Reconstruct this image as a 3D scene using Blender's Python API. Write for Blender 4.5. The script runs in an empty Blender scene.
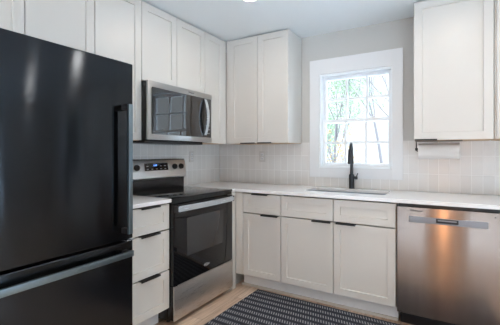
import bpy, bmesh, math, random
from mathutils import Vector, Matrix
random.seed(7)
SC = bpy.context.scene
COL = SC.collection
PI = math.pi

# ------------------------------------------------------------ camera, world, exposure
cam_d = bpy.data.cameras.new('camera')
cam = bpy.data.objects.new('camera', cam_d)
COL.objects.link(cam)
cam.location = (2.3596, -3.2164, 1.2327)
cam.rotation_euler = (PI / 2, 0, math.radians(31.0411))
cam_d.sensor_width = 36
cam_d.lens = 337.48 / 500 * 36
cam_d.shift_y = -(162.5 - 153.99) / 500
cam_d.clip_start = 0.02
cam_d.clip_end = 200
SC.camera = cam

WORLD_STRENGTH = 3.5
CAN_STRENGTH = 50.0
vs = SC.view_settings
vs.view_transform = 'Standard'
vs.look = 'None'
vs.gamma = 1.0
vs.use_curve_mapping = False
vs.exposure = 1.40

w = bpy.data.worlds.new('sky')
SC.world = w
w.use_nodes = True
nt = w.node_tree
nt.nodes.clear()
wo = nt.nodes.new('ShaderNodeOutputWorld')
bg = nt.nodes.new('ShaderNodeBackground')
tc = nt.nodes.new('ShaderNodeTexCoord')
sp = nt.nodes.new('ShaderNodeSeparateXYZ')
cr = nt.nodes.new('ShaderNodeValToRGB')
nt.links.new(tc.outputs['Generated'], sp.inputs[0])
nt.links.new(sp.outputs['Z'], cr.inputs[0])
# overcast sky: dim at the horizon, about three times brighter overhead
e0, e1 = cr.color_ramp.elements
e0.position = 0.27
e0.color = (0.125, 0.14, 0.15, 1)
e1.position = 0.75
e1.color = (0.95, 1.20, 1.45, 1)
nt.links.new(cr.outputs[0], bg.inputs[0])
bg.inputs[1].default_value = WORLD_STRENGTH
nt.links.new(bg.outputs[0], wo.inputs[0])

# ------------------------------------------------------------ dimensions
H = 2.412          # ceiling
UP = 1.336         # underside of wall cabinets
CT = 0.914         # worktop height
DF = 0.622         # base door faces
DU = 0.334         # wall cabinet door faces
RX1, RY0 = 5.2, -4.9

# ------------------------------------------------------------ materials
M = {}


def mat(name, color, rough=0.5, metal=0.0, **kw):
    m = bpy.data.materials.new(name)
    m.use_nodes = True
    b = m.node_tree.nodes['Principled BSDF']
    b.inputs['Base Color'].default_value = (*color, 1)
    b.inputs['Roughness'].default_value = rough
    b.inputs['Metallic'].default_value = metal
    for k, v in kw.items():
        b.inputs[k.replace('_', ' ')].default_value = v
    M[name] = m
    return m, m.node_tree, b


def add(nt, t, **kw):
    n = nt.nodes.new(t)
    for k, v in kw.items():
        setattr(n, k, v)
    return n


def coords(nt, scale=(1, 1, 1), rot=(0, 0, 0), loc=(0, 0, 0), kind='Object'):
    t = add(nt, 'ShaderNodeTexCoord')
    mp = add(nt, 'ShaderNodeMapping')
    mp.inputs['Scale'].default_value = scale
    mp.inputs['Rotation'].default_value = rot
    mp.inputs['Location'].default_value = loc
    nt.links.new(t.outputs[kind], mp.inputs[0])
    return mp.outputs[0]


def noise_bump(nt, b, scale=60, strength=0.1, stretch=(1, 1, 1), dist=0.002):
    n = add(nt, 'ShaderNodeTexNoise')
    n.inputs['Scale'].default_value = scale
    n.inputs['Detail'].default_value = 3
    nt.links.new(coords(nt, stretch), n.inputs['Vector'])
    bp = add(nt, 'ShaderNodeBump')
    bp.inputs['Strength'].default_value = strength
    bp.inputs['Distance'].default_value = dist
    nt.links.new(n.outputs['Fac'], bp.inputs['Height'])
    nt.links.new(bp.outputs[0], b.inputs['Normal'])
    return n


def rough_noise(nt, b, scale, stretch, lo, hi):
    n = add(nt, 'ShaderNodeTexNoise')
    n.inputs['Scale'].default_value = scale
    n.inputs['Detail'].default_value = 4
    nt.links.new(coords(nt, stretch), n.inputs['Vector'])
    mr = add(nt, 'ShaderNodeMapRange')
    mr.inputs['From Min'].default_value = 0.3
    mr.inputs['From Max'].default_value = 0.7
    mr.inputs['To Min'].default_value = lo
    mr.inputs['To Max'].default_value = hi
    nt.links.new(n.outputs['Fac'], mr.inputs['Value'])
    nt.links.new(mr.outputs[0], b.inputs['Roughness'])


m, t, b = mat('wall_paint', (0.55, 0.545, 0.52), 0.75)
noise_bump(t, b, 180, 0.08)
m, t, b = mat('ceiling_paint', (0.84, 0.91, 0.95), 0.9)
noise_bump(t, b, 120, 0.05)
mat('far_wall_paint', (0.74, 0.74, 0.73), 0.8)
m, t, b = mat('cabinet_paint', (0.63, 0.61, 0.572), 0.36)
noise_bump(t, b, 40, 0.03)
mat('cabinet_core', (0.50, 0.47, 0.43), 0.6)
m, t, b = mat('maple', (0.62, 0.42, 0.24), 0.5)
n = add(t, 'ShaderNodeTexNoise')
n.inputs['Scale'].default_value = 6
t.links.new(coords(t, (1, 12, 1)), n.inputs['Vector'])
r = add(t, 'ShaderNodeValToRGB')
r.color_ramp.elements[0].color = (0.50, 0.33, 0.19, 1)
r.color_ramp.elements[1].color = (0.68, 0.49, 0.31, 1)
t.links.new(n.outputs['Fac'], r.inputs[0])
t.links.new(r.outputs[0], b.inputs['Base Color'])
mat('trim_white', (0.735, 0.75, 0.762), 0.4)
mat('vinyl_white', (0.88, 0.92, 0.95), 0.35)
mat('shoe_wood', (0.55, 0.50, 0.45), 0.5)
m, t, b = mat('quartz', (0.80, 0.79, 0.77), 0.18)
n = add(t, 'ShaderNodeTexNoise')
n.inputs['Scale'].default_value = 90
n.inputs['Detail'].default_value = 6
t.links.new(coords(t), n.inputs['Vector'])
r = add(t, 'ShaderNodeValToRGB')
r.color_ramp.elements[0].position = 0.35
r.color_ramp.elements[0].color = (0.80, 0.80, 0.80, 1)
r.color_ramp.elements[1].position = 0.55
r.color_ramp.elements[1].color = (0.82, 0.82, 0.825, 1)
t.links.new(n.outputs['Fac'], r.inputs[0])
t.links.new(r.outputs[0], b.inputs['Base Color'])
mat('black_handle', (0.015, 0.016, 0.018), 0.4, 0.3)
mat('matte_black', (0.025, 0.03, 0.036), 0.38, 0.4)
mat('black_plastic', (0.012, 0.012, 0.014), 0.35)
mat('black_enamel', (0.01, 0.01, 0.012), 0.25)
mat('black_glass', (0.003, 0.0035, 0.005), 0.03, 0.0, Specular_IOR_Level=0.42)
mat('mirror_glass', (0.004, 0.0045, 0.006), 0.02, 0.0, IOR=1.9)
mat('oven_window', (0.035, 0.035, 0.036), 0.04, 0.0, Specular_IOR_Level=0.6)
mat('ring_grey', (0.06, 0.06, 0.065), 0.12)
mat('outlet_plastic', (0.60, 0.59, 0.57), 0.35)
mat('outlet_slot', (0.05, 0.05, 0.05), 0.6)
mat('paper', (0.70, 0.675, 0.65), 0.95)
mat('cardboard', (0.42, 0.30, 0.19), 0.9)
mat('sink_steel', (0.30, 0.33, 0.36), 0.3, 1.0)
mat('dark_text', (0.015, 0.012, 0.012), 0.5)
mat('light_text', (0.55, 0.56, 0.57), 0.3, 0.6)
mat('pocket_silver', (0.27, 0.28, 0.31), 0.5, 0.2)


def metal(name, color, rough, aniso, stretch, lo, hi, metallic=1.0, bump=0.02):
    m, t, b = mat(name, color, rough, metallic)
    b.inputs['Anisotropic'].default_value = aniso
    b.inputs['Anisotropic Rotation'].default_value = 0.25
    tn = add(t, 'ShaderNodeTangent', direction_type='RADIAL', axis='Z')
    t.links.new(tn.outputs[0], b.inputs['Tangent'])
    rough_noise(t, b, 8, stretch, lo, hi)
    if bump:
        n = add(t, 'ShaderNodeTexNoise')
        n.inputs['Scale'].default_value = 12
        t.links.new(coords(t, stretch), n.inputs['Vector'])
        bp = add(t, 'ShaderNodeBump')
        bp.inputs['Strength'].default_value = bump
        bp.inputs['Distance'].default_value = 0.001
        t.links.new(n.outputs['Fac'], bp.inputs['Height'])
        t.links.new(bp.outputs[0], b.inputs['Normal'])
    return m


metal('panel_steel', (0.80, 0.81, 0.82), 0.34, 0.3, (1, 1, 60), 0.32, 0.4)
metal('mw_steel', (0.48, 0.475, 0.47), 0.3, 0.6, (1, 1, 60), 0.28, 0.36)
metal('stainless', (0.62, 0.605, 0.59), 0.3, 0.75, (1, 1, 60), 0.26, 0.36)
metal('dw_steel', (0.31, 0.248, 0.215), 0.3, 0.92, (3, 1, 0.05), 0.21, 0.25, bump=0)
metal('black_steel', (0.038, 0.043, 0.050), 0.3, 0.95, (1, 3, 0.05), 0.14, 0.17, bump=0)
metal('handle_steel', (0.74, 0.82, 0.90), 0.25, 0.4, (1, 1, 30), 0.2, 0.28)
metal('black_bar', (0.19, 0.25, 0.29), 0.3, 0.2, (1, 1, 30), 0.28, 0.36)

# window glass: clear with a fresnel reflection
m = bpy.data.materials.new('window_glass')
m.use_nodes = True
t = m.node_tree
t.nodes.clear()
o_ = add(t, 'ShaderNodeOutputMaterial')
mx = add(t, 'ShaderNodeMixShader')
tr = add(t, 'ShaderNodeBsdfTransparent')
gl = add(t, 'ShaderNodeBsdfGlossy')
gl.inputs['Roughness'].default_value = 0.02
fr = add(t, 'ShaderNodeFresnel')
fr.inputs['IOR'].default_value = 1.3
t.links.new(fr.outputs[0], mx.inputs[0])
t.links.new(tr.outputs[0], mx.inputs[1])
t.links.new(gl.outputs[0], mx.inputs[2])
t.links.new(mx.outputs[0], o_.inputs[0])
M['window_glass'] = m


def emissive(name, color, strength):
    m, t, b = mat(name, color, 0.5)
    b.inputs['Emission Color'].default_value = (*color, 1)
    b.inputs['Emission Strength'].default_value = strength
    return m


emissive('can_lens', (1.0, 0.89, 0.78), CAN_STRENGTH)
emissive('clock_blue', (0.12, 0.30, 0.9), 1.2)
emissive('added_lamp_glow', (1.0, 0.55, 0.28), 3.2)


def tile_material(name, rot):
    """stacked vertical 3 x 6 inch glossy tile; local x,y of the texture = wall run, height"""
    m, t, b = mat(name, (0.5, 0.49, 0.47), 0.12)
    v = coords(t, (1, 1, 1), rot, (0.03, 0.0, 0.0))
    # height origin: row joint on z = 0.911
    br = add(t, 'ShaderNodeTexBrick', offset=0.0, squash=1.0)
    br.inputs['Scale'].default_value = 1.0
    br.inputs['Brick Width'].default_value = 0.0762
    br.inputs['Row Height'].default_value = 0.1524
    br.inputs['Mortar Size'].default_value = 0.0020
    br.inputs['Mortar Smooth'].default_value = 0.3
    br.inputs['Bias'].default_value = 0.0
    br.inputs['Color1'].default_value = (0.70, 0.69, 0.67, 1)
    br.inputs['Color2'].default_value = (0.75, 0.74, 0.72, 1)
    br.inputs['Mortar'].default_value = (0.83, 0.83, 0.82, 1)
    t.links.new(v, br.inputs['Vector'])
    t.links.new(br.outputs['Color'], b.inputs['Base Color'])
    n = add(t, 'ShaderNodeTexNoise')
    n.inputs['Scale'].default_value = 14
    n.inputs['Detail'].default_value = 1
    t.links.new(v, n.inputs['Vector'])
    mth = add(t, 'ShaderNodeMath', operation='MULTIPLY_ADD')
    mth.inputs[1].default_value = -1.0
    t.links.new(br.outputs['Fac'], mth.inputs[0])
    nm = add(t, 'ShaderNodeMath', operation='MULTIPLY')
    nm.inputs[1].default_value = 1.2
    t.links.new(n.outputs['Fac'], nm.inputs[0])
    t.links.new(nm.outputs[0], mth.inputs[2])
    bp = add(t, 'ShaderNodeBump')
    bp.inputs['Strength'].default_value = 0.5
    bp.inputs['Distance'].default_value = 0.002
    t.links.new(mth.outputs[0], bp.inputs['Height'])
    t.links.new(bp.outputs[0], b.inputs['Normal'])
    mr = add(t, 'ShaderNodeMapRange')
    mr.inputs['To Min'].default_value = 0.2
    mr.inputs['To Max'].default_value = 0.6
    t.links.new(br.outputs['Fac'], mr.inputs['Value'])
    t.links.new(mr.outputs[0], b.inputs['Roughness'])
    return m


# object coordinates: back panel x,z -> x,y ; left panel y,z -> x,y
tile_material('tile_back', (-PI / 2, 0, 0))
tile_material('tile_left', (-PI / 2, 0, 0))

# oak floor, planks run along y
m, t, b = mat('oak_floor', (0.5, 0.35, 0.22), 0.42)
v = coords(t, (1, 1, 1), (0, 0, PI / 2), (0.0, 0.0, 0))
br = add(t, 'ShaderNodeTexBrick', offset=0.37, squash=1.0)
br.inputs['Scale'].default_value = 1.0
br.inputs['Brick Width'].default_value = 1.25
br.inputs['Row Height'].default_value = 0.127
br.inputs['Mortar Size'].default_value = 0.0012
br.inputs['Mortar Smooth'].default_value = 0.2
br.inputs['Color1'].default_value = (0.52, 0.36, 0.255, 1)
br.inputs['Color2'].default_value = (0.76, 0.62, 0.50, 1)
br.inputs['Mortar'].default_value = (0.20, 0.13, 0.08, 1)
t.links.new(v, br.inputs['Vector'])
n = add(t, 'ShaderNodeTexNoise')
n.inputs['Scale'].default_value = 5
n.inputs['Detail'].default_value = 8
n.inputs['Distortion'].default_value = 0.6
t.links.new(coords(t, (14, 1, 1)), n.inputs['Vector'])
r = add(t, 'ShaderNodeValToRGB')
r.color_ramp.elements[0].position = 0.3
r.color_ramp.elements[0].color = (0.72, 0.68, 0.64, 1)
r.color_ramp.elements[1].position = 0.65
r.color_ramp.elements[1].color = (1.08, 1.05, 1.02, 1)
t.links.new(n.outputs['Fac'], r.inputs[0])
mu = add(t, 'ShaderNodeMixRGB', blend_type='MULTIPLY')
mu.inputs[0].default_value = 1.0
t.links.new(br.outputs['Color'], mu.inputs[1])
t.links.new(r.outputs[0], mu.inputs[2])
t.links.new(mu.outputs[0], b.inputs['Base Color'])
bp = add(t, 'ShaderNodeBump')
bp.inputs['Strength'].default_value = 0.2
bp.inputs['Distance'].default_value = 0.001
bp.invert = True
t.links.new(br.outputs['Fac'], bp.inputs['Height'])
t.links.new(bp.outputs[0], b.inputs['Normal'])

# woven runner: dark navy with rows of short slanted pale dashes
m, t, b = mat('rug_weave', (0.03, 0.035, 0.05), 0.95)
tcn = add(t, 'ShaderNodeTexCoord')
sx = add(t, 'ShaderNodeSeparateXYZ')
t.links.new(tcn.outputs['Object'], sx.inputs[0])


def mth(op, a, bb=None, c=None):
    n = add(t, 'ShaderNodeMath', operation=op)
    for i, vv in enumerate((a, bb, c)):
        if vv is None:
            continue
        if isinstance(vv, (int, float)):
            n.inputs[i].default_value = vv
        else:
            t.links.new(vv, n.inputs[i])
    return n.outputs[0]


RP = 0.0745
row = mth('FRACT', mth('DIVIDE', sx.outputs['Y'], RP))
rowmask = mth('COMPARE', row, 0.5, 0.24)
skew = mth('ADD', sx.outputs['X'], mth('MULTIPLY', sx.outputs['Y'], 0.40))
dash = mth('FRACT', mth('DIVIDE', skew, 0.0200))
dashmask = mth('COMPARE', dash, 0.5, 0.19)
nz = add(t, 'ShaderNodeTexNoise')
nz.inputs['Scale'].default_value = 260
t.links.new(tcn.outputs['Object'], nz.inputs['Vector'])
nmask = mth('ADD', mth('MULTIPLY', nz.outputs['Fac'], 0.8), 0.45)
fac = mth('MULTIPLY', mth('MULTIPLY', rowmask, dashmask), nmask)
band = mth('COMPARE', mth('FRACT', mth('ADD', row, 0.5)), 0.5, 0.10)
mx1 = add(t, 'ShaderNodeMixRGB')
mx1.inputs[1].default_value = (0.030, 0.036, 0.056, 1)
mx1.inputs[2].default_value = (0.014, 0.016, 0.022, 1)
t.links.new(band, mx1.inputs[0])
mx2 = add(t, 'ShaderNodeMixRGB')
mx2.inputs[2].default_value = (0.40, 0.40, 0.40, 1)
t.links.new(mx1.outputs[0], mx2.inputs[1])
t.links.new(fac, mx2.inputs[0])
t.links.new(mx2.outputs[0], b.inputs['Base Color'])
bp = add(t, 'ShaderNodeBump')
bp.inputs['Strength'].default_value = 0.6
bp.inputs['Distance'].default_value = 0.002
t.links.new(fac, bp.inputs['Height'])
t.links.new(bp.outputs[0], b.inputs['Normal'])

# outdoors
m, t, b = mat('yard', (0.30, 0.28, 0.24), 0.95)
n = add(t, 'ShaderNodeTexNoise')
n.inputs['Scale'].default_value = 0.7
t.links.new(coords(t), n.inputs['Vector'])
r = add(t, 'ShaderNodeValToRGB')
r.color_ramp.elements[0].color = (0.58, 0.60, 0.62, 1)
r.color_ramp.elements[1].color = (0.70, 0.70, 0.70, 1)
t.links.new(n.outputs['Fac'], r.inputs[0])
t.links.new(r.outputs[0], b.inputs['Base Color'])
mat('bark', (0.13, 0.115, 0.115), 0.9)
mat('leaf_green', (0.20, 0.28, 0.16), 0.8)
mat('leaf_orange', (0.40, 0.26, 0.10), 0.8)
mat('siding', (0.62, 0.62, 0.62), 0.8)


# ------------------------------------------------------------ mesh helpers
def bm_box(bm, x0, y0, z0, x1, y1, z1, bev=0.0, seg=2):
    tb = bmesh.new()
    bmesh.ops.create_cube(tb, size=1)
    for vtx in tb.verts:
        vtx.co = Vector(((vtx.co.x + .5) * (x1 - x0) + x0, (vtx.co.y + .5) * (y1 - y0) + y0, (vtx.co.z + .5) * (z1 - z0) + z0))
    if bev:
        bmesh.ops.bevel(tb, geom=list(tb.edges), offset=bev, segments=seg, affect='EDGES', profile=0.6)
    me = bpy.data.meshes.new('t')
    tb.to_mesh(me)
    tb.free()
    bm.from_mesh(me)
    bpy.data.meshes.remove(me)


def bm_tube(bm, pts, rad, seg=16, cap=True, squash=None):
    pts = [Vector(p) for p in pts]
    if not isinstance(rad, (list, tuple)):
        rad = [rad] * len(pts)
    rings = []
    up = Vector((0, 0, 1))
    prev = None
    for i, p in enumerate(pts):
        d = (pts[min(i + 1, len(pts) - 1)] - pts[max(i - 1, 0)]).normalized()
        if prev is None:
            a = d.cross(up)
            if a.length < 1e-3:
                a = Vector((1, 0, 0))
            a.normalize()
        else:
            a = prev - d * prev.dot(d)
            a.normalize()
        prev = a
        bb = d.cross(a).normalized()
        rings.append([bm.verts.new(p + (a * math.cos(2 * PI * k / seg) + bb * math.sin(2 * PI * k / seg)) * rad[i]) for k in range(seg)])
    for i in range(len(rings) - 1):
        for k in range(seg):
            bm.faces.new((rings[i][k], rings[i][(k + 1) % seg], rings[i + 1][(k + 1) % seg], rings[i + 1][k]))
    if cap:
        bm.faces.new(rings[0][::-1])
        bm.faces.new(rings[-1])


def bm_ribbon(bm, pts, w_vec, th_vec):
    """sweep of a rectangle (w_vec x th_vec) along pts"""
    w_vec, th_vec = Vector(w_vec) / 2, Vector(th_vec) / 2
    rings = []
    for p in pts:
        p = Vector(p)
        rings.append([bm.verts.new(p + s * w_vec + q * th_vec) for s, q in ((-1, -1), (1, -1), (1, 1), (-1, 1))])
    for i in range(len(rings) - 1):
        for k in range(4):
            bm.faces.new((rings[i][k], rings[i][(k + 1) % 4], rings[i + 1][(k + 1) % 4], rings[i + 1][k]))
    bm.faces.new(rings[0][::-1])
    bm.faces.new(rings[-1])


def obj(name, bm, material, parent=None, smooth=False, loc=None):
    bmesh.ops.recalc_face_normals(bm, faces=bm.faces)
    me = bpy.data.meshes.new(name)
    bm.to_mesh(me)
    bm.free()
    me.materials.append(M[material] if isinstance(material, str) else material)
    if smooth:
        me.shade_smooth()
        try:
            me.set_sharp_from_angle(angle=math.radians(40))
        except Exception:
            pass
    o = bpy.data.objects.new(name, me)
    COL.objects.link(o)
    if parent:
        o.parent = parent
    if loc:
        o.location = loc
    return o


def box(name, x0, y0, z0, x1, y1, z1, material, parent=None, bev=0.0):
    bm = bmesh.new()
    bm_box(bm, x0, y0, z0, x1, y1, z1, bev)
    return obj(name, bm, material, parent, smooth=bev > 0)


def thing(name, label, cat, loc=(0, 0, 0), rz=0, group=None):
    o = bpy.data.objects.new(name, None)
    o.empty_display_size = 0.1
    COL.objects.link(o)
    o.location = loc
    o.rotation_euler = (0, 0, rz)
    return tag(o, label, cat, group)


def tag(o, label, cat, group=None):
    o['label'] = label
    o['category'] = cat
    if group:
        o['group'] = group
    return o


def struct(o, label=None):
    o['kind'] = 'structure'
    if label:
        o['label'] = label
    return o


def copy_tree(o, parent=None):
    c = o.copy()
    COL.objects.link(c)
    if parent:
        c.parent = parent
    for ch in list(o.children):
        copy_tree(ch, c)
    return c


def bm_shaker(bm, x0, z0, x1, z1, y_face, th=0.02, stile=0.057, rec=0.010):
    """shaker panel, front towards -y at y_face, thickness th"""
    s = stile
    yb = y_face + th
    sl = 0.002

    def ring(a0, b0, a1, b1, y):
        return [bm.verts.new((a0, y, b0)), bm.verts.new((a1, y, b0)), bm.verts.new((a1, y, b1)), bm.verts.new((a0, y, b1))]
    e = 0.0015
    R = [ring(x0, z0, x1, z1, yb), ring(x0, z0, x1, z1, y_face + e), ring(x0 + e, z0 + e, x1 - e, z1 - e, y_face),
         ring(x0 + s, z0 + s, x1 - s, z1 - s, y_face), ring(x0 + s + sl, z0 + s + sl, x1 - s - sl, z1 - s - sl, y_face + rec)]
    for a, b_ in zip(R, R[1:]):
        for k in range(4):
            bm.faces.new((a[k], a[(k + 1) % 4], b_[(k + 1) % 4], b_[k]))
    bm.faces.new(R[-1])
    bm.faces.new(R[0][::-1])


def shaker(name, x0, z0, x1, z1, y_face, parent, stile=0.057):
    bm = bmesh.new()
    g = 0.0015
    bm_shaker(bm, x0 + g, z0 + g, x1 - g, z1 - g, y_face, stile=stile)
    return obj(name, bm, 'cabinet_paint', parent)


def edge_pull(parent, x0, x1, z, y_face, up=True):
    """thin black edge pull hooked over the door edge"""
    bm = bmesh.new()
    s = 1 if up else -1
    bm_box(bm, x0, y_face - 0.019, min(z, z + s * 0.003), x1, y_face + 0.015, max(z, z + s * 0.003), 0.0008, 1)
    bm_box(bm, x0, y_face - 0.021, min(z + s * 0.003, z - s * 0.008), x1, y_face - 0.017, max(z + s * 0.003, z - s * 0.008), 0.0008, 1)
    return obj('handle', bm, 'black_handle', parent)


# ------------------------------------------------------------ room shell
struct(box('floor', -0.15, RY0 - 0.15, -0.06, RX1 + 0.15, 0.15, 0.0, 'oak_floor'), 'light oak plank floor')
struct(box('ceiling', -0.15, RY0 - 0.15, H, RX1 + 0.15, 0.15, H + 0.1, 'ceiling_paint'), 'smooth pale ceiling')


def wall_with_holes(name, axis, p0, p1, a0, a1, holes, label, material='wall_paint'):
    """wall slab between p0..p1 across its thickness; runs a0..a1; holes (u0,u1,z0,z1) sorted by u"""
    bm = bmesh.new()

    def put(u0, u1, z0, z1):
        if axis == 'x':
            bm_box(bm, u0, p0, z0, u1, p1, z1)
        else:
            bm_box(bm, p0, u0, z0, p1, u1, z1)
    u = a0
    for (h0, h1, z0, z1) in holes:
        put(u, h0, 0, H)
        if z0 > 0:
            put(h0, h1, 0, z0)
        put(h0, h1, z1, H)
        u = h1
    put(u, a1, 0, H)
    return struct(obj(name, bm, material), label)


W1 = (1.230, 1.900, 1.10, 2.014)
W2 = (4.0, 4.72, 0.05, 2.2)
W3 = (-2.3, -1.0, 0.05, 2.2)  # unseen opening in the right wall, added and enlarged for cool daylight
W3b = (-4.6, -2.7, 0.05, 2.2)  # second unseen opening there, added for more daylight
W4 = (0.1, 1.5, 0.05, 2.2)  # this and the next: unseen openings added behind the camera for daylight
W5 = (3.0, 4.95, 0.05, 2.2)
wall_with_holes('wall_back', 'x', 0.0, 0.14, -0.15, RX1 + 0.15, [W1, W2], 'greige painted wall with the sink window')
wall_with_holes('wall_left', 'y', -0.15, 0.0, RY0, 0.0, [], 'greige painted wall behind the range')
wall_with_holes('wall_right', 'y', RX1, RX1 + 0.15, RY0, 0.0, [W3b, W3], 'white painted wall out of frame', 'far_wall_paint')
wall_with_holes('wall_front', 'x', RY0 - 0.15, RY0, -0.15, RX1 + 0.15, [W4, W5], 'white painted wall behind the camera', 'far_wall_paint')

# tiled splashbacks (thin slabs on the walls). panels are built in a local frame, run along local x
def tile_panel(name, loc, rz, pieces, material, label):
    bm = bmesh.new()
    for (u0, u1, z0, z1) in pieces:
        bm_box(bm, u0, -0.008, z0 - 0.911, u1, 0.0, z1 - 0.911)
    o = obj(name, bm, material)
    o.location = loc
    o.rotation_euler = (0, 0, rz)
    return struct(o, label)


tile_panel('trim_1', (0, 0, 0.911), 0,
           [(0.0085, 1.1305, CT + .001, UP + 0.012), (1.1305, 1.9852, CT + .001, 1.0053), (1.9852, 3.4, CT + .001, UP + 0.012)],
           'tile_back', 'pale stacked vertical wall tile on the window wall')
tile_panel('trim_2', (0, 0, 0.911), PI / 2, [(-2.0, -0.0005, 0.80, UP + 0.012)], 'tile_left',
           'pale stacked vertical wall tile behind the range')
bpy.data.objects['trim_2'].location = (0.0, 0.0, 0.911)
# local x -> world +y ; local -y -> world +x


# ------------------------------------------------------------ windows
def window(idx, loc, rz, wd, z0, z1, casing, label, depth=0.07, cols=3, rows=2):
    """local x along the wall 0..wd, local +y outward"""
    root = bpy.data.objects.new('window_%d' % idx, None)
    COL.objects.link(root)
    root.location = loc
    root.rotation_euler = (0, 0, rz)
    struct(root, label)
    cl, cr_, ctp, cb = casing
    bm = bmesh.new()
    y0, y1 = -0.018, -0.0
    bm_box(bm, -cl, y0, z0 - cb, 0.0, y1, z1 + ctp, 0.0015)
    bm_box(bm, wd, y0, z0 - cb, wd + cr_, y1, z1 + ctp, 0.0015)
    bm_box(bm, 0.0, y0, z1, wd, y1, z1 + ctp, 0.0015)
    bm_box(bm, 0.0, y0, z0 - cb, wd, y1, z0, 0.0015)
    obj('casing', bm, 'trim_white', root)
    bm = bmesh.new()
    j = 0.014
    bm_box(bm, 0, 0, z0, j, 0.138, z1)
    bm_box(bm, wd - j, 0, z0, wd, 0.138, z1)
    bm_box(bm, j, 0, z1 - j, wd - j, 0.138, z1)
    bm_box(bm, j, -0.024, z0, wd - j, 0.138, z0 + j)
    obj('jamb', bm, 'vinyl_white', root)
    fx0, fx1, fz0, fz1 = j, wd - j, z0 + j, z1 - j
    zm = (fz0 + fz1) / 2 - 0.003
    fr_ = 0.030
    for nm, a, bb, yy in (('lower_sash', fz0, zm + 0.016, depth - 0.02), ('upper_sash', zm - 0.016, fz1, depth + 0.014)):
        bm = bmesh.new()
        bm_box(bm, fx0, yy, a, fx0 + fr_, yy + 0.032, bb, 0.002)
        bm_box(bm, fx1 - fr_, yy, a, fx1, yy + 0.032, bb, 0.002)
        top = 0.032
        bm_box(bm, fx0 + fr_, yy, a, fx1 - fr_, yy + 0.032, a + top, 0.002)
        bm_box(bm, fx0 + fr_, yy, bb - top, fx1 - fr_, yy + 0.032, bb, 0.002)
        s = obj(nm, bm, 'vinyl_white', root, smooth=True)
        bm = bmesh.new()
        gx0, gx1, gz0, gz1 = fx0 + fr_, fx1 - fr_, a + top, bb - top
        mw = 0.021
        for i in range(1, cols):
            c = gx0 + (gx1 - gx0) * i / cols
            bm_box(bm, c - mw / 2, yy + 0.008, gz0, c + mw / 2, yy + 0.026, gz1)
        for i in range(1, rows):
            c = gz0 + (gz1 - gz0) * i / rows
            bm_box(bm, gx0, yy + 0.0085, c - mw / 2, gx1, yy + 0.0255, c + mw / 2)
        obj('muntin', bm, 'vinyl_white', s)
        box('glass', gx0, yy + 0.015, gz0, gx1, yy + 0.019, gz1, 'window_glass', s)
    if idx == 1:
        for fx in (0.27, 0.73):
            bm = bmesh.new()
            c = fx0 + (fx1 - fx0) * fx
            bm_box(bm, c - 0.025, depth - 0.018, zm + 0.016, c + 0.025, depth + 0.008, zm + 0.022, 0.002)
            bm_tube(bm, [(c - 0.012, depth - 0.008, zm + 0.022), (c + 0.004, depth - 0.012, zm + 0.030), (c + 0.02, depth - 0.016, zm + 0.030)], 0.005, 8)
            obj('latch', bm, 'vinyl_white', root, smooth=True)
    return root


window(1, (W1[0], 0, 0), 0, W1[1] - W1[0], W1[2], W1[3], (0.0995, 0.0852, 0.145, 0.0947), 'white six-over-six window above the sink')
cs = (0.09, 0.09, 0.12, 0.04)
window(2, (W2[0], 0, 0), 0, W2[1] - W2[0], W2[2], W2[3], cs, 'white window further along the back wall')
window(3, (RX1, W3[1], 0), -PI / 2, W3[1] - W3[0], W3[2], W3[3], cs, 'unseen white window added in the right wall for daylight')
window(4, (RX1, W3b[1], 0), -PI / 2, W3b[1] - W3b[0], W3b[2], W3b[3], cs, 'unseen wide white window added in the right wall for daylight')
window(5, (W4[1], RY0, 0), PI, W4[1] - W4[0], W4[2], W4[3], cs, 'unseen white window added behind the camera for daylight')
window(6, (W5[1], RY0, 0), PI, W5[1] - W5[0], W5[2], W5[3], cs, 'unseen tall white window added behind the camera for daylight')


def portal(cx, cy, cz, sx_, sz_, rot):
    l = bpy.data.lights.new('portal', 'AREA')
    l.shape = 'RECTANGLE'
    l.size, l.size_y = sx_, sz_
    l.cycles.is_portal = True
    o = bpy.data.objects.new('portal', l)
    COL.objects.link(o)
    o.location = (cx, cy, cz)
    o.rotation_euler = rot


for W in (W1, W2):
    portal((W[0] + W[1]) / 2, 0.145, (W[2] + W[3]) / 2, W[1] - W[0], W[3] - W[2], (-PI / 2, 0, 0))
for W in (W3, W3b):
    portal(RX1 + 0.155, (W[0] + W[1]) / 2, (W[2] + W[3]) / 2, W[1] - W[0], W[3] - W[2], (PI / 2, 0, PI / 2))
for W in (W4, W5):
    portal((W[0] + W[1]) / 2, RY0 - 0.155, (W[2] + W[3]) / 2, W[1] - W[0], W[3] - W[2], (PI / 2, 0, 0))


# ------------------------------------------------------------ recessed ceiling lights
def ceiling_light(x, y, label):
    root = thing('recessed_light', label, 'ceiling light', (x, y, H), group=None)
    bm = bmesh.new()
    n_ = 40
    prof = [(0.062, -0.003), (0.066, -0.007), (0.085, -0.006), (0.092, -0.001), (0.092, 0.0)]
    rings = [[bm.verts.new((r_ * math.cos(2 * PI * k / n_), r_ * math.sin(2 * PI * k / n_), z_)) for k in range(n_)] for r_, z_ in prof]
    for a, b_ in zip(rings, rings[1:]):
        for k in range(n_):
            bm.faces.new((a[k], a[(k + 1) % n_], b_[(k + 1) % n_], b_[k]))
    obj('trim_ring', bm, 'trim_white', root, smooth=True)
    bm = bmesh.new()
    bmesh.ops.create_cone(bm, cap_ends=True, radius1=0.063, radius2=0.063, depth=0.003, segments=n_, matrix=Matrix.Translation((0, 0, -0.0035)))
    obj('lens', bm, 'can_lens', root)
    return root


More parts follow.
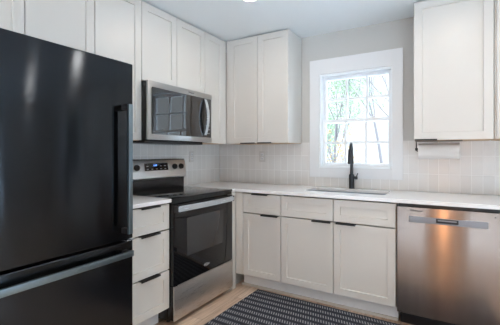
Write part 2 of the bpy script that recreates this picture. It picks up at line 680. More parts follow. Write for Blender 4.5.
ceiling_light(1.06, -1.06, 'round recessed ceiling light at the top edge above the range corner')
ceiling_light(2.37, -1.12, 'round recessed ceiling light nearer the dishwasher, above the frame')
ceiling_light(3.7, -1.12, 'round recessed ceiling light added out of frame towards the second window')  # from here on: unseen lights added to brighten the room
ceiling_light(1.55, -2.9, 'round recessed ceiling light added out of frame over the fridge aisle')
ceiling_light(3.3, -2.9, 'round recessed ceiling light added out of frame beside the camera')
ceiling_light(1.4, -4.25, 'round recessed ceiling light added out of frame behind the camera, left')
ceiling_light(3.3, -4.25, 'round recessed ceiling light added out of frame behind the camera, right')

# unseen floor lamp added behind the camera: its warm glow is mirrored in the dishwasher door
fl = thing('added_floor_lamp', 'added unseen floor lamp with a tall warm glowing shade behind the camera', 'lamp', (2.17, -4.55, 0))
bm = bmesh.new()
bm_tube(bm, [(0, 0, 0), (0, 0, 0.02), (0, 0, 0.03)], [0.15, 0.15, 0.03], 32)
obj('base', bm, 'black_handle', fl, smooth=True)
bm = bmesh.new()
bm_tube(bm, [(0, 0, 0.025), (0, 0, 0.95)], 0.012, 12)
obj('pole', bm, 'black_handle', fl, smooth=True)
bm = bmesh.new()
bm_tube(bm, [(0, 0, 0.5), (0, 0, 1.65)], [0.12, 0.11], 32)
obj('lamp_shade', bm, 'added_lamp_glow', fl, smooth=True)


# ------------------------------------------------------------ kitchen cabinets
def base_cabinet(label, x0, x1, fronts, toe=True, filler=None, loc=(0, 0, 0), rz=0, group=None, name='base_cabinet'):
    """local: back at y=0, front at y=-DF. fronts: (kind,x0,x1,z0,z1,pull)"""
    root = thing(name, label, 'cabinet', (loc[0], loc[1], loc[2]), rz, group)
    bm = bmesh.new()
    d = DF - 0.021
    g = 0.001
    bm_box(bm, x0 + g, -d, 0.134, x0 + 0.018, -0.012, 0.886)
    bm_box(bm, x1 - 0.018, -d, 0.134, x1 - g, -0.012, 0.886)
    bm_box(bm, x0 + 0.018, -d, 0.134, x1 - 0.018, -0.012, 0.152)
    bm_box(bm, x0 + 0.018, -0.018, 0.152, x1 - 0.018, -0.012, 0.886)
    obj('body', bm, 'cabinet_core', root)
    # light end strips so the reveals read as painted frame
    bm = bmesh.new()
    bm_box(bm, x0 + g, -0.512, 0.0, x1 - g, -0.494, 0.134)
    bm_box(bm, x0 + g, -0.494, 0.0, x0 + 0.02, -0.02, 0.134)
    bm_box(bm, x1 - 0.02, -0.494, 0.0, x1 - g, -0.02, 0.134)
    obj('toe_kick', bm, 'trim_white', root)
    if filler:
        box('filler_strip', filler[0], -DF, 0.138, filler[1], -d - 0.0005, 0.882, 'cabinet_paint', root, 0.001)
    for kind, a, b_, c, e, pull in fronts:
        fr_ = shaker(kind, a, c, b_, e, -DF, root, stile=0.052)
        if pull:
            edge_pull(fr_, pull[0], pull[1], e - 0.001, -DF)
    return root


base_cabinet('narrow white base cabinet with one drawer and one door right of the range', 0.665, 1.103, [
    ('drawer', 0.724, 1.101, 0.704, 0.878, (0.822, 0.983)),
    ('door', 0.724, 1.101, 0.139, 0.698, (0.914, 1.080))], filler=(0.648, 0.7215))
base_cabinet('wide white two-door sink base cabinet beside the dishwasher', 1.103, 2.013, [
    ('false_front', 1.105, 1.5555, 0.704, 0.878, None),
    ('false_front', 1.5575, 2.0105, 0.704, 0.878, None),
    ('door', 1.105, 1.5555, 0.139, 0.698, (1.384, 1.539)),
    ('door', 1.5575, 2.0105, 0.139, 0.698, (1.579, 1.731))])
base_cabinet('white base cabinet right of the dishwasher, outside the frame', 2.622, 3.38, [
    ('door', 2.624, 3.0, 0.139, 0.878, None),
    ('door', 3.002, 3.378, 0.139, 0.878, None)])
# left run: local x -> world y, local -y -> world x
base_cabinet('white three-drawer base cabinet between fridge and range', -1.822, -1.4452, [
    ('drawer', -1.820, -1.4462, 0.699, 0.878, (-1.715, -1.548)),
    ('drawer', -1.820, -1.4462, 0.411, 0.693, (-1.715, -1.548)),
    ('drawer', -1.820, -1.4462, 0.133, 0.405, (-1.715, -1.548))], rz=PI / 2, name='drawer_cabinet')
# blind corner carcass right of the range
root = thing('corner_cabinet', 'blind corner base cabinet hidden behind the right side of the range', 'cabinet')
box('body', 0.012, -0.600, 0.0, 0.60, -0.012, 0.886, 'cabinet_core', root)
box('side_strip', 0.60, -0.683, 0.0, 0.6445, -0.6225, 0.882, 'cabinet_paint', root, 0.001)

# shoe moulding
struct(box('trim_3', 0.647, -0.526, 0.0, 2.012, -0.5135, 0.022, 'shoe_wood', None, 0.003), 'pale shoe moulding along the toe kick')


def wall_cabinet(label, x0, x1, z0, doors, loc=(0, 0, 0), rz=0, z1=2.404, end_panel=None, filler=None):
    root = thing('wall_cabinet', label, 'cabinet', loc, rz)
    d = DU - 0.021
    g = 0.0008
    box('body', x0 + g, -d, z0 + 0.004, x1 - g, -0.0095, z1, 'cabinet_paint', root, 0.001)
    box('bottom_panel', x0 + 0.006, -d + 0.004, z0 + 0.0, x1 - 0.006, -0.012, z0 + 0.004, 'maple', root)
    if filler:
        box('filler_strip', filler[0], -DU + 0.004, z0, filler[1], -d - 0.0005, z1 - 0.002, 'cabinet_paint', root)
    for a, b_, pull in doors:
        dr = shaker('door', a, z0 + 0.001, b_, z1 - 0.004, -DU, root, stile=0.057)
        if pull:
            edge_pull(dr, pull[0], pull[1], z0 + 0.002, -DU, up=False)
    if end_panel:
        box('end_panel', end_panel[0], -DU + 0.0215, z0, end_panel[1], -0.0095, z1, 'cabinet_paint', root, 0.001)
    return root


wall_cabinet('tall white two-door wall cabinet on the window wall, left of the window', 0.336, 1.0415, UP,
             [(0.378, 0.7085, (0.520, 0.689)), (0.7105, 1.0415, (0.717, 0.872))], filler=(0.3365, 0.3775))
wall_cabinet('large single-door white wall cabinet right of the window', 2.0987, 2.603, UP,
             [(2.0987, 2.603, (2.107, 2.258))])
wall_cabinet('white wall cabinet cut off by the right edge of the frame', 2.606, 3.36, UP,
             [(2.618, 2.99, None), (2.992, 3.36, None)])
R = PI / 2
wall_cabinet('narrow single-door white wall cabinet in the corner right of the microwave', -0.6837, -0.335, UP,
             [(-0.6825, -0.378, None)], rz=R, filler=(-0.3775, -0.331))
wall_cabinet('white two-door wall cabinet directly above the microwave', -1.4445, -0.6843, 1.795,
             [(-1.4437, -1.0650, None), (-1.0630, -0.6845, None)], rz=R)
wall_cabinet('white single-door wall cabinet between fridge and microwave', -1.8352, -1.4452, UP,
             [(-1.8344, -1.4457, None)], rz=R)
wall_cabinet('white two-door wall cabinet above the black fridge', -2.69, -1.836, 1.81,
             [(-2.688, -2.2615, None), (-2.2595, -1.8368, None)], rz=R)
wall_cabinet('white wall cabinet above the fridge, farthest left', -3.3, -2.6908, 1.81,
             [(-3.298, -2.993, None), (-2.991, -2.6925, None)], rz=R)

# ------------------------------------------------------------ worktops
SX0, SX1, SY0, SY1 = 1.235, 1.905, -0.435, -0.115
bm = bmesh.new()
th = 0.026
xs = [0.0, SX0, SX1, 3.4]
outer = [(0.0085, -0.0085), (3.4, -0.0085), (3.4, -0.642), (0.645, -0.642), (0.642, -0.645), (0.642, -0.684), (0.0085, -0.684)]
hole = []
rc = 0.02
for cx_, cy_, a0 in ((SX1 - rc, SY1 - rc, 0), (SX0 + rc, SY1 - rc, 90), (SX0 + rc, SY0 + rc, 180), (SX1 - rc, SY0 + rc, 270)):
    for k in range(5):
        a_ = math.radians(a0 + 90 * k / 4)
        hole.append((cx_ + rc * math.cos(a_), cy_ + rc * math.sin(a_)))


def loop(pts, z):
    vs_ = [bm.verts.new((x, y, z)) for x, y in pts]
    return vs_, [bm.edges.new((vs_[i], vs_[(i + 1) % len(vs_)])) for i in range(len(vs_))]


Vt, Et = loop(outer, CT)
Vh, Eh = loop(hole, CT)
bmesh.ops.triangle_fill(bm, use_beauty=True, edges=Et + Eh)
ext = bmesh.ops.extrude_face_region(bm, geom=list(bm.faces))
for g_ in ext['geom']:
    if isinstance(g_, bmesh.types.BMVert):
        g_.co.z = CT - th
wt = tag(obj('worktop', bm, 'quartz'), 'long white stone worktop with the undermount sink, under the window', 'worktop')
mod = wt.modifiers.new('bevel', 'BEVEL')
mod.width = 0.003
mod.segments = 2
mod.limit_method = 'ANGLE'
tag(box('worktop', 0.0085, -1.838, CT - th, 0.642, -1.4447, CT, 'quartz', None, 0.003),
    'short white stone worktop on the drawers between fridge and range', 'worktop')

# sink
sk = thing('sink', 'undermount stainless steel sink bowl below the window', 'sink', (0, 0, 0))
bm = bmesh.new()


def rring(x0, y0, x1, y1, r_, z, inset=0):
    out = []
    x0 += inset; y0 += inset; x1 -= inset; y1 -= inset
    for cx_, cy_, a0 in ((x1 - r_, y1 - r_, 0), (x0 + r_, y1 - r_, 90), (x0 + r_, y0 + r_, 180), (x1 - r_, y0 + r_, 270)):
        for k in range(6):
            a_ = math.radians(a0 + 90 * k / 5)
            out.append(bm.verts.new((cx_ + r_ * math.cos(a_), cy_ + r_ * math.sin(a_), z)))
    return out


zt = CT - th - 0.001
rg = [rring(SX0, SY0, SX1, SY1, 0.03, zt, -0.015), rring(SX0, SY0, SX1, SY1, 0.025, zt, -0.002), rring(SX0, SY0, SX1, SY1, 0.025, zt - 0.012, 0.0),
      rring(SX0, SY0, SX1, SY1, 0.03, zt - 0.16, 0.006), rring(SX0, SY0, SX1, SY1, 0.04, zt - 0.19, 0.03)]
for a, b_ in zip(rg, rg[1:]):
    for k in range(len(a)):
        bm.faces.new((a[k], a[(k + 1) % len(a)], b_[(k + 1) % len(a)], b_[k]))
bm.faces.new(rg[-1])
o = obj('bowl', bm, 'sink_steel', sk, smooth=True)
sol = o.modifiers.new('sol', 'SOLIDIFY')
sol.thickness = 0.0015
sol.offset = -1
bm = bmesh.new()
cxs, cys = (SX0 + SX1) / 2, (SY0 + SY1) / 2
bm_tube(bm, [(cxs, cys, zt - 0.19), (cxs, cys, zt - 0.186), (cxs, cys, zt - 0.186)], [0.045, 0.043, 0.02], 24)
obj('drain', bm, 'handle_steel', sk, smooth=True)

# ------------------------------------------------------------ faucet
fx_, fy_ = 1.556, -0.058
fa = thing('faucet', 'matte black pull-down kitchen faucet standing behind the sink', 'faucet', (fx_, fy_, CT), math.radians(11))
bm = bmesh.new()
bm_tube(bm, [(0, 0, 0), (0, 0, 0.006), (0, 0, 0.0065)], [0.027, 0.027, 0.02], 24)
bm_tube(bm, [(0, 0, 0.004), (0, 0, 0.125), (0, 0, 0.128), (0, 0, 0.134)], [0.024, 0.024, 0.021, 0.014], 24)
obj('body', bm, 'matte_black', fa, smooth=True)
arc = [(0, 0, 0.12), (0, 0, 0.28)]
RA = 0.075
for k in range(1, 15):
    a_ = PI * k / 14
    arc.append((0, -RA + RA * math.cos(a_), 0.335 + RA * math.sin(a_)))
arc.append((0, -2 * RA, 0.30))
bm = bmesh.new()
bm_tube(bm, arc, 0.014, 16)
obj('spout', bm, 'matte_black', fa, smooth=True)
bm = bmesh.new()
bm_tube(bm, [(0, -2 * RA, 0.365), (0, -2 * RA, 0.35), (0, -2 * RA, 0.25), (0, -2 * RA, 0.232), (0, -2 * RA, 0.229)], [0.0150, 0.021, 0.0255, 0.0255, 0.019], 20)
sh = obj('spray_head', bm, 'matte_black', fa, smooth=True)
box('spray_button', -0.006, -2 * RA - 0.0275, 0.25, 0.006, -2 * RA - 0.021, 0.29, 'black_plastic', sh, 0.001)
bm = bmesh.new()
bm_tube(bm, [(0.015, 0, 0.098), (0.05, 0, 0.098), (0.052, 0, 0.098)], [0.014, 0.014, 0.011], 16)
bm_tube(bm, [(0.043, 0, 0.10), (0.047, -0.002, 0.125), (0.054, -0.006, 0.142)], [0.006, 0.005, 0.0045], 10)
obj('lever', bm, 'matte_black', fa, smooth=True)


# ------------------------------------------------------------ text helper
def text_mesh(name, s, size, material, parent, loc, rot, ext=0.0004, bold=0.0):
    cu = bpy.data.curves.new(name, 'FONT')
    cu.body = s
    cu.size = size
    cu.extrude = ext
    cu.offset = bold
    cu.align_x = 'CENTER'
    cu.align_y = 'CENTER'
    tmp = bpy.data.objects.new('tmp', cu)
    COL.objects.link(tmp)
    bpy.context.view_layer.update()
    me = bpy.data.meshes.new_from_object(tmp)
    bpy.data.objects.remove(tmp)
    me.materials.clear()
    me.materials.append(M[material])
    o = bpy.data.objects.new(name, me)
    COL.objects.link(o)
    o.parent = parent
    o.location = loc
    o.rotation_euler = rot
    return o


# ------------------------------------------------------------ range (local x -> world y, local -y -> world x)
RW = 0.755
rg_ = thing('range', 'black and stainless freestanding electric range under the microwave', 'stove', (0, -1.4435, 0), R)
box('body', 0.002, -0.60, 0.03, RW - 0.002, -0.012, 0.893, 'black_enamel', rg_, 0.002)
for a_ in (0.05, RW - 0.05):
    for b_ in (-0.08, -0.56):
        bm = bmesh.new()
        bm_tube(bm, [(a_, b_, 0), (a_, b_, 0.031)], 0.016, 12)
        obj('foot', bm, 'black_plastic', rg_, smooth=True)
bm = bmesh.new()
bm_box(bm, 0.0, -0.652, 0.894, RW, -0.05, 0.916, 0.004)
bm_box(bm, 0.002, -0.645, 0.872, RW - 0.002, -0.60, 0.8945, 0.002)
ck = obj('cooktop', bm, 'black_glass', rg_, smooth=True)
for (a_, b_, r_) in ((0.2, -0.46, 0.105), (0.56, -0.46, 0.085), (0.2, -0.2, 0.08), (0.56, -0.2, 0.105), (0.38, -0.2, 0.05)):
    bm = bmesh.new()
    n_ = 48
    for rr in (r_, r_ * 0.62):
        i0 = [bm.verts.new((a_ + rr * math.cos(2 * PI * k / n_), b_ + rr * math.sin(2 * PI * k / n_), 0.9164)) for k in range(n_)]
        i1 = [bm.verts.new((a_ + (rr - .003) * math.cos(2 * PI * k / n_), b_ + (rr - .003) * math.sin(2 * PI * k / n_), 0.9164)) for k in range(n_)]
        for k in range(n_):
            bm.faces.new((i0[k], i0[(k + 1) % n_], i1[(k + 1) % n_], i1[k]))
    obj('burner_ring', bm, 'ring_grey', ck)
# riser and control panel
bm = bmesh.new()
bm_box(bm, 0.008, -0.085, 0.915, RW - 0.012, -0.012, 1.012, 0.003)
bm_box(bm, 0.003, -0.081, 1.178, RW - 0.003, -0.012, 1.1845, 0.002)
obj('backguard', bm, 'black_enamel', rg_, smooth=True)
bm = bmesh.new()
# panel leaning back slightly, rounded right/left ends
prof = [(-0.108, 1.016), (-0.112, 1.022), (-0.086, 1.172), (-0.080, 1.178), (-0.02, 1.178), (-0.02, 1.012), (-0.096, 1.012)]
L0 = [bm.verts.new((0.0, y, z)) for y, z in prof]
L1 = [bm.verts.new((RW, y, z)) for y, z in prof]
n_ = len(prof)
for k in range(n_):
    bm.faces.new((L0[k], L0[(k + 1) % n_], L1[(k + 1) % n_], L1[k]))
bm.faces.new(L0)
bm.faces.new(L1[::-1])
bmesh.ops.recalc_face_normals(bm, faces=bm.faces)
ed = [e for e in bm.edges if abs(e.verts[0].co.x - e.verts[1].co.x) < 1e-5]
bmesh.ops.bevel(bm, geom=ed, offset=0.004, segments=2, affect='EDGES')
cp = obj('control_panel', bm, 'panel_steel', rg_, smooth=True)


def py(z):  # front y of the panel at height z
    return -0.112 + (z - 1.022) / (1.172 - 1.022) * 0.026


yd = -1.4435
bm = bmesh.new()
d0, d1 = -1.205 - yd, -0.930 - yd
v4 = [(d0, py(1.086) - 0.002, 1.086), (d1, py(1.086) - 0.002, 1.086), (d1, py(1.152) - 0.002, 1.152), (d0, py(1.152) - 0.002, 1.152)]
v8 = [bm.verts.new(p) for p in v4] + [bm.verts.new((p[0], p[1] + 0.004, p[2])) for p in v4]
for f_ in ((0, 1, 2, 3), (4, 7, 6, 5), (0, 4, 5, 1), (1, 5, 6, 2), (2, 6, 7, 3), (3, 7, 4, 0)):
    bm.faces.new([v8[i] for i in f_])
dsp = obj('display', bm, 'black_glass', rg_)
tilt = PI / 2 - 0.172
text_mesh('clock_digits', '12:08', 0.02, 'clock_blue', dsp, ((d0 + d1) / 2 - 0.02, py(1.13) - 0.0028, 1.132), (tilt, 0, 0))
for i in range(5):
    for j in range(2):
        if i in (1, 2) and j == 1:
            continue
        xx = d0 + 0.03 + i * 0.052
        zz = 1.100 + j * 0.026
        box('button', xx - 0.010, py(zz) - 0.0028, zz - 0.0022, xx + 0.010, py(zz) - 0.0015, zz + 0.0022, 'light_text', dsp)
for yk in (-1.385, -1.295, -0.848, -0.762):
    xk = yk - yd
    zk = 1.116
    bm = bmesh.new()
    bm_tube(bm, [(xk, py(zk), zk), (xk, py(zk) - 0.012, zk), (xk, py(zk) - 0.024, zk), (xk, py(zk) - 0.026, zk)], [0.026, 0.026, 0.021, 0.017], 24)
    kn = obj('knob', bm, 'black_plastic', rg_, smooth=True)
    box('knob_grip', xk - 0.005, py(zk) - 0.034, zk - 0.020, xk + 0.005, py(zk) - 0.02, zk + 0.020, 'black_plastic', kn, 0.002)
# oven door
bm = bmesh.new()
bm_box(bm, 0.004, -0.655, 0.288, RW - 0.004, -0.602, 0.868, 0.004)
dr = obj('oven_door', bm, 'black_glass', rg_, smooth=True)
bm = bmesh.new()
bm_box(bm, 0.145, -0.6565, 0.47, RW - 0.145, -0.650, 0.755, 0.002)
obj('oven_window', bm, 'oven_window', dr, smooth=True)
# oven logo: small script word in an oval swoosh
bm = bmesh.new()
n_ = 30
pts = [(RW * 0.5 + 0.03 * math.cos(a_) , -0.6558, 0.345 + 0.011 * math.sin(a_)) for a_ in [PI * 0.15 + 1.7 * PI * k / n_ for k in range(n_ + 1)]]
bm_tube(bm, pts, 0.0013, 6)
obj('logo', bm, 'light_text', dr)
lg = dr
text_mesh('logo_text', 'Whirlpool', 0.018, 'light_text', lg, (RW * 0.5 + 0.004, -0.6558, 0.345), (PI / 2, 0, 0), bold=0.0004)
# oven handle, slightly bowed
bm = bmesh.new()
pts = []
for k in range(17):
    s_ = k / 16
    x_ = 0.018 + s_ * (RW - 0.046)
    pts.append((x_, -0.682 - 0.012 * math.sin(PI * s_), 0.838))
bm_ribbon(bm, pts, (0, 0, 0.042), (0, 0.016, 0))
bmesh.ops.recalc_face_normals(bm, faces=bm.faces)
bmesh.ops.bevel(bm, geom=[e for e in bm.edges if abs(e.verts[0].co.x - e.verts[1].co.x) > 0.01], offset=0.005, segments=3, affect='EDGES')
hd = obj('handle', bm, 'handle_steel', rg_, smooth=True)
for x_ in (0.018, RW - 0.030):
    box('handle_bracket', x_ - 0.010, -0.688, 0.815, x_ + 0.012, -0.650, 0.861, 'black_plastic', hd, 0.003)
# storage drawer
box('drawer_body', 0.004, -0.651, 0.040, RW - 0.004, -0.602, 0.282, 'black_enamel', rg_, 0.002)
box('drawer', 0.004, -0.662, 0.038, RW - 0.004, -0.6515, 0.284, 'stainless', rg_, 0.003)

# ------------------------------------------------------------ microwave
MZ0, MZ1 = 1.3365, 1.789
mw_ = thing('microwave', 'stainless over-the-range microwave below the wall cabinets', 'microwave', (0, -1.4430, 0), R)
MWW = 0.760
MWR = 17.0
bm = bmesh.new()
bm_box(bm, 0.001, -0.392, MZ0 + 0.006, MWW - 0.001, -0.0095, MZ1, 0.002)
bm_box(bm, 0.03, -0.33, MZ0 - 0.018, MWW - 0.03, -0.03, MZ0 + 0.008, 0.004)
obj('body', bm, 'black_enamel', mw_, smooth=True)
MF = -0.410
bm = bmesh.new()
bm_box(bm, -0.009, MF, MZ0 + 0.006, MWW + 0.007, -0.393, MZ1 - 0.001, 0.004)
md = obj('door', bm, 'mw_steel', mw_, smooth=True)
# very slightly dished glass front
bm = bmesh.new()
NX, NZ = 24, 12
gx0, gx1, gz0, gz1 = 0.024, MWW - 0.012, 1.385, 1.741
gv = []
for i in range(NX + 1):
    for j in range(NZ + 1):
        x_ = gx0 + (gx1 - gx0) * i / NX
        z_ = gz0 + (gz1 - gz0) * j / NZ
        dx_, dz_ = x_ - (gx0 + gx1) / 2, z_ - (gz0 + gz1) / 2
        gv.append(bm.verts.new((x_, MF - 0.0060 + (0.0052 - (dx_ * dx_ + dz_ * dz_) / (2 * MWR)) , z_)))
for i in range(NX):
    for j in range(NZ):
        q = i * (NZ + 1) + j
        bm.faces.new((gv[q], gv[q + NZ + 1], gv[q + NZ + 2], gv[q + 1]))
obj('glass_front', bm, 'mirror_glass', md, smooth=True)
box('door_seam', 0.642, MF - 0.0070, 1.387, 0.645, MF - 0.0020, 1.741, 'black_plastic', md)
for i in range(7):
    for j in range(2):
        box('button', 0.696 + j * 0.018, MF - 0.0072, 1.42 + i * 0.036, 0.706 + j * 0.018, MF - 0.0035, 1.425 + i * 0.036, 'light_text', md)
text_mesh('logo_text', 'Whirlpool', 0.017, 'dark_text', md, (0.475, MF - 0.0006, 1.764), (PI / 2, 0, 0))
bm = bmesh.new()
pts = []
for k in range(15):
    s_ = k / 14
    pts.append((0.652, MF - 0.010 - 0.036 * math.sin(PI * s_) ** 0.8, 1.405 + s_ * 0.325))
bm_ribbon(bm, pts, (0.034, 0, 0), (0, 0.012, 0))
obj('handle', bm, 'handle_steel', md, smooth=True)
bm = bmesh.new()
for i in range(16):
    bm_box(bm, 0.06 + i * 0.04, -0.34, MZ0 - 0.020, 0.085 + i * 0.04, -0.26, MZ0 - 0.017)
obj('vent_grille', bm, 'black_plastic', mw_)

# ------------------------------------------------------------ fridge (local x -> world y)
FW = 0.905
fg = thing('refrigerator', 'tall black stainless refrigerator with bottom freezer at the left edge', 'refrigerator', (0, -1.914 - FW, 0), R)
box('body', 0.002, -0.728, 0.03, FW - 0.002, -0.03, 1.725, 'black_enamel', fg, 0.004)
for a_ in (0.06, FW - 0.06):
    bm = bmesh.new()
    bm_tube(bm, [(a_, -0.68, 0), (a_, -0.68, 0.032)], 0.02, 12)
    obj('foot', bm, 'black_plastic', fg, smooth=True)
    bm = bmesh.new()
    bm_tube(bm, [(a_, -0.1, 0), (a_, -0.1, 0.032)], 0.02, 12)
    obj('foot', bm, 'black_plastic', fg, smooth=True)


def fdoor(name, z0, z1):
    bm = bmesh.new()
    bm_box(bm, 0, -0.798, z0, FW, -0.732, z1, 0.007, 3)
    return obj(name, bm, 'black_steel', fg, smooth=True)


ud = fdoor('refrigerator_door', 0.756, 1.7425)
fd = fdoor('freezer_door', 0.06, 0.744)
box('hinge', FW - 0.05, -0.81, 0.747, FW - 0.003, -0.74, 0.753, 'handle_steel', fg, 0.002)
box('hinge_cover', FW - 0.12, -0.77, 1.725, FW - 0.01, -0.66, 1.752, 'black_plastic', fg, 0.004)
bm = bmesh.new()
xh = -1.9800 - (-1.914 - FW)
bm_box(bm, xh - 0.0135, -0.862, 0.797, xh + 0.0135, -0.846, 1.504, 0.003)
h = obj('handle', bm, 'black_bar', fg, smooth=True)
for zz in (0.797, 1.474):
    box('handle_mount', xh - 0.012, -0.850, zz, xh + 0.012, -0.797, zz + 0.03, 'black_plastic', h, 0.002)
bm = bmesh.new()
bm_box(bm, 0.045, -0.862, 0.674, FW - 0.045, -0.846, 0.706, 0.003)
h = obj('handle', bm, 'black_bar', fg, smooth=True)
for xx in (0.047, FW - 0.077):
    box('handle_mount', xx, -0.850, 0.678, xx + 0.03, -0.797, 0.702, 'black_plastic', h, 0.002)

# ------------------------------------------------------------ dishwasher
DX0, DX1 = 2.0205, 2.6175
dw = thing('dishwasher', 'stainless dishwasher with pocket handle under the worktop at right', 'dishwasher', (0, 0, 0))
box('body', DX0 + 0.004, -0.595, 0.118, DX1 - 0.004, -0.03, 0.884, 'black_plastic', dw, 0.002)
box('toe_panel', DX0 + 0.006, -0.52, 0.0, DX1 - 0.006, -0.50, 0.118, 'black_plastic', dw, 0.002)
bm = bmesh.new()
# the door with its pocket handle cut in: frame of four blocks around the pocket
px0, px1, pz0, pz1 = 2.262, 2.390, 0.770, 0.802
bm_box(bm, DX0, -0.640, 0.122, DX1, -0.598, 0.864, 0.003)
dd = obj('door', bm, 'dw_steel', dw, smooth=True)
box('control_strip', 2.095, -0.6415, 0.762, 2.549, -0.639, 0.804, 'pocket_silver', dd, 0.001)
bm = bmesh.new()
bm_box(bm, px0, -0.650, 0.772, px1, -0.6405, 0.800, 0.002)
pk = obj('pocket_handle', bm, 'black_plastic', dw, smooth=True)
box('handle_lip', px0 + 0.01, -0.654, 0.786, px1 - 0.01, -0.6495, 0.794, 'pocket_silver', pk, 0.001)
text_mesh('logo_text', 'Whirlpool', 0.0185, 'dark_text', dd, (2.142, -0.6406, 0.8425), (PI / 2, 0, 0), bold=0.0006)
bm = bmesh.new()
bm_tube(bm, [(2.585, -0.639, 0.838), (2.585, -0.6415, 0.838)], 0.004, 10)
obj('indicator', bm, 'black_plastic', dd)


# ------------------------------------------------------------ outlets
def outlet(x, y, z, rz, label):
    o = thing('wall_outlet', label, 'outlet', (x, y, z), rz, None)
    box('cover_plate', -0.036, -0.006, -0.058, 0.036, 0.0, 0.058, 'outlet_plastic', o, 0.002)
    for zz in (-0.022, 0.022):
        s_ = box('socket', -0.017, -0.0075, zz - 0.015, 0.017, -0.005, zz + 0.015, 'trim_white', o, 0.001)
        bm = bmesh.new()
        bm_box(bm, -0.009, -0.0082, zz - 0.004, -0.006, -0.0074, zz + 0.009)
        bm_box(bm, 0.006, -0.0082, zz - 0.004, 0.009, -0.0074, zz + 0.008)
        bm_box(bm, -0.003, -0.0082, zz - 0.011, 0.003, -0.0074, zz - 0.006)
        obj('slots', bm, 'outlet_slot', s_)
    return o


outlet(0.585, -0.0083, 1.205, 0, 'white duplex outlet on the window wall tile below the two-door cabinet')
outlet(0.0083, -0.50, 1.205, R, 'white duplex outlet on the tile right of the range control panel')

# ------------------------------------------------------------ paper towel
ph = thing('paper_towel_holder', 'black under-cabinet paper towel holder below the right wall cabinet', 'towel holder', (0, 0, 0))
bm = bmesh.new()
bm_box(bm, 2.100, -0.235, UP - 0.0045, 2.42, -0.165, UP - 0.0005, 0.001)
obj('mount_plate', bm, 'black_handle', ph)
bm = bmesh.new()
bm_tube(bm, [(2.106, -0.2, UP - 0.004), (2.106, -0.2, 1.262), (2.112, -0.2, 1.255), (2.396, -0.2, 1.255)], 0.0042, 10)
obj('rod', bm, 'black_handle', ph, smooth=True)
bm = bmesh.new()
bm_tube(bm, [(2.098, -0.2, 1.270), (2.119, -0.2, 1.270)], 0.010, 12)
obj('clip', bm, 'black_handle', ph, smooth=True)
pr = thing('paper_towel_roll', 'white paper towel roll hanging below the right wall cabinet', 'paper towel', (2.122, -0.2, 1.255))
bm = bmesh.new()
n_ = 48
prof = [(0.0, 0.0205), (0.0, 0.058), (0.002, 0.060), (0.278, 0.060), (0.280, 0.058), (0.280, 0.0205)]
rings = [[bm.verts.new((x_, r_ * math.cos(2 * PI * k / n_), r_ * math.sin(2 * PI * k / n_))) for k in range(n_)] for x_, r_ in prof]
for a, b_ in zip(rings, rings[1:] + rings[:1]):
    for k in range(n_):
        bm.faces.new((a[k], a[(k + 1) % n_], b_[(k + 1) % n_], b_[k]))
obj('paper', bm, 'paper', pr, smooth=True)
bm = bmesh.new()
for a_, b2 in ((0.0195, 0.018),):
    rings = [[bm.verts.new((x_, r_ * math.cos(2 * PI * k / n_), r_ * math.sin(2 * PI * k / n_))) for k in range(n_)] for x_, r_ in ((-0.001, a_), (0.281, a_), (0.281, b2), (-0.001, b2))]
    for a, c_ in zip(rings, rings[1:] + rings[:1]):
        for k in range(n_):
            bm.faces.new((a[k], a[(k + 1) % n_], c_[(k + 1) % n_], c_[k]))
obj('core', bm, 'cardboard', pr, smooth=True)

# ------------------------------------------------------------ rug
bm = bmesh.new()
RL, RWd = 1.9, 0.78
nx, ny = 60, 24
bm_box(bm, 0, -RWd, 0.0, RL, 0, 0.007, 0.002)
rug = obj('rug', bm, 'rug_weave')
rug.location = (0.842, -0.556, 0.0005)
rug.rotation_euler = (0, 0, math.radians(-1.2))
tag(rug, 'dark navy woven runner rug with rows of pale dashes on the oak floor', 'rug')

# ------------------------------------------------------------ outdoors
struct(box('ground', -30, 0.2, -0.75, 30, 60, -0.7, 'yard'), 'yard outside the window')
struct(box('ground', RX1 + 0.2, -60, -0.75, 60, 0.19, -0.7, 'yard'), 'yard to the right of the house')
struct(box('ground', -30, -60, -0.75, RX1 + 0.19, RY0 - 0.2, -0.7, 'yard'), 'yard behind the house')


def branch(bm, p, d, ln, r_, depth, tips):
    pts, rad = [p.copy()], [r_]
    q = p.copy()
    n_ = 4
    for i in range(n_):
        d = (d + Vector((random.uniform(-.16, .16), random.uniform(-.16, .16), random.uniform(-.03, .12)))).normalized()
        q = q + d * ln / n_
        pts.append(q.copy())
        rad.append(r_ * (1 - 0.5 * (i + 1) / n_))
        if depth > 0 and i >= (1 if depth < 4 else 2):
            for _ in range(2):
                dd_ = (d + Vector((random.uniform(-.9, .9), random.uniform(-.9, .9), random.uniform(-.1, .6)))).normalized()
                branch(bm, q, dd_, ln * random.uniform(.5, .7), rad[-1] * 0.62, depth - 1, tips)
    tips.extend(pts[1:])
    bm_tube(bm, pts, rad, 5 if depth > 1 else 3, cap=False)


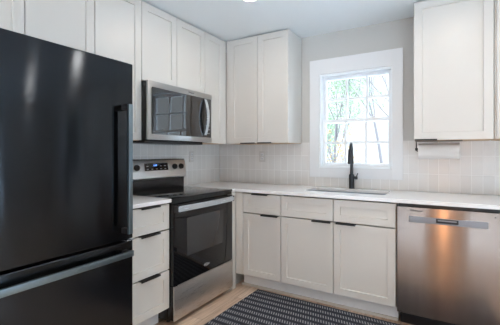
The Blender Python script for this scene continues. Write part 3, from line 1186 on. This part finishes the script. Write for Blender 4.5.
def leaves(bm, centres, spread, n_, size):
    for _ in range(n_):
        c = random.choice(centres) + Vector((random.gauss(0, spread), random.gauss(0, spread), random.gauss(0, spread)))
        u_ = Vector((random.uniform(-1, 1), random.uniform(-1, 1), random.uniform(-1, 1))).normalized() * size * random.uniform(.6, 1.3)
        v_ = u_.cross(Vector((random.uniform(-1, 1), random.uniform(-1, 1), random.uniform(-1, 1)))).normalized() * size * 0.4
        bm.faces.new([bm.verts.new(c + a_) for a_ in (-u_, v_, u_, -v_)])


def tree(x, y, hgt, label, leaf=None, nleaf=0, lsize=0.05, depth=3, name='bare_tree', cat='tree', z=-0.7, lspread=.15, rad=None):
    root = thing(name, label, cat, (x, y, z))
    bm = bmesh.new()
    tips = []
    branch(bm, Vector((0, 0, 0)), Vector((0, 0, 1)), hgt * 0.72, rad or hgt * 0.014, depth, tips)
    obj('trunk', bm, 'bark', root)
    if leaf:
        bm = bmesh.new()
        leaves(bm, tips, lspread, nleaf, lsize)
        o = obj('foliage', bm, leaf, root)
    return root


random.seed(3)
tree(-1.15, 8.5, 4.3, 'loosely leafed green tree outside the left panes of the window', 'leaf_green', 2600, 0.06, 3, 'leafy_tree', lspread=.2)
random.seed(12)
tree(-0.74, 15.0, 6.6, 'bare thin-branched tree outside the right panes of the window', depth=4)
random.seed(5)
tree(-1.5, 23.0, 7.5, 'most distant bare tree outside the middle panes of the window', depth=4)
random.seed(21)
tree(-0.80, 7.4, 2.1, 'orange-leaved bush outside the lower left panes of the window', 'leaf_orange', 420, 0.05, 3, 'bush', 'bush', lspread=.1)
random.seed(23)
tree(-2.6, 12.5, 2.9, 'pale green bush farther off outside the left panes', 'leaf_green', 900, 0.06, 3, 'bush', 'bush', lspread=.15)

# ------------------------------------------------------------ groups of repeats
GROUPS = {'recessed_light': 'recessed ceiling lights', 'wall_cabinet': 'white shaker wall cabinets',
          'base_cabinet': 'white shaker base cabinets', 'wall_outlet': 'outlets on the tiled walls',
          'worktop': 'white stone worktops', 'bare_tree': 'bare trees outside the window', 'bush': 'bushes outside the window'}
for o in list(bpy.data.objects):
    k = o.name.split('.')[0]
    if o.parent is None and k in GROUPS and 'label' in o:
        o['group'] = GROUPS[k]
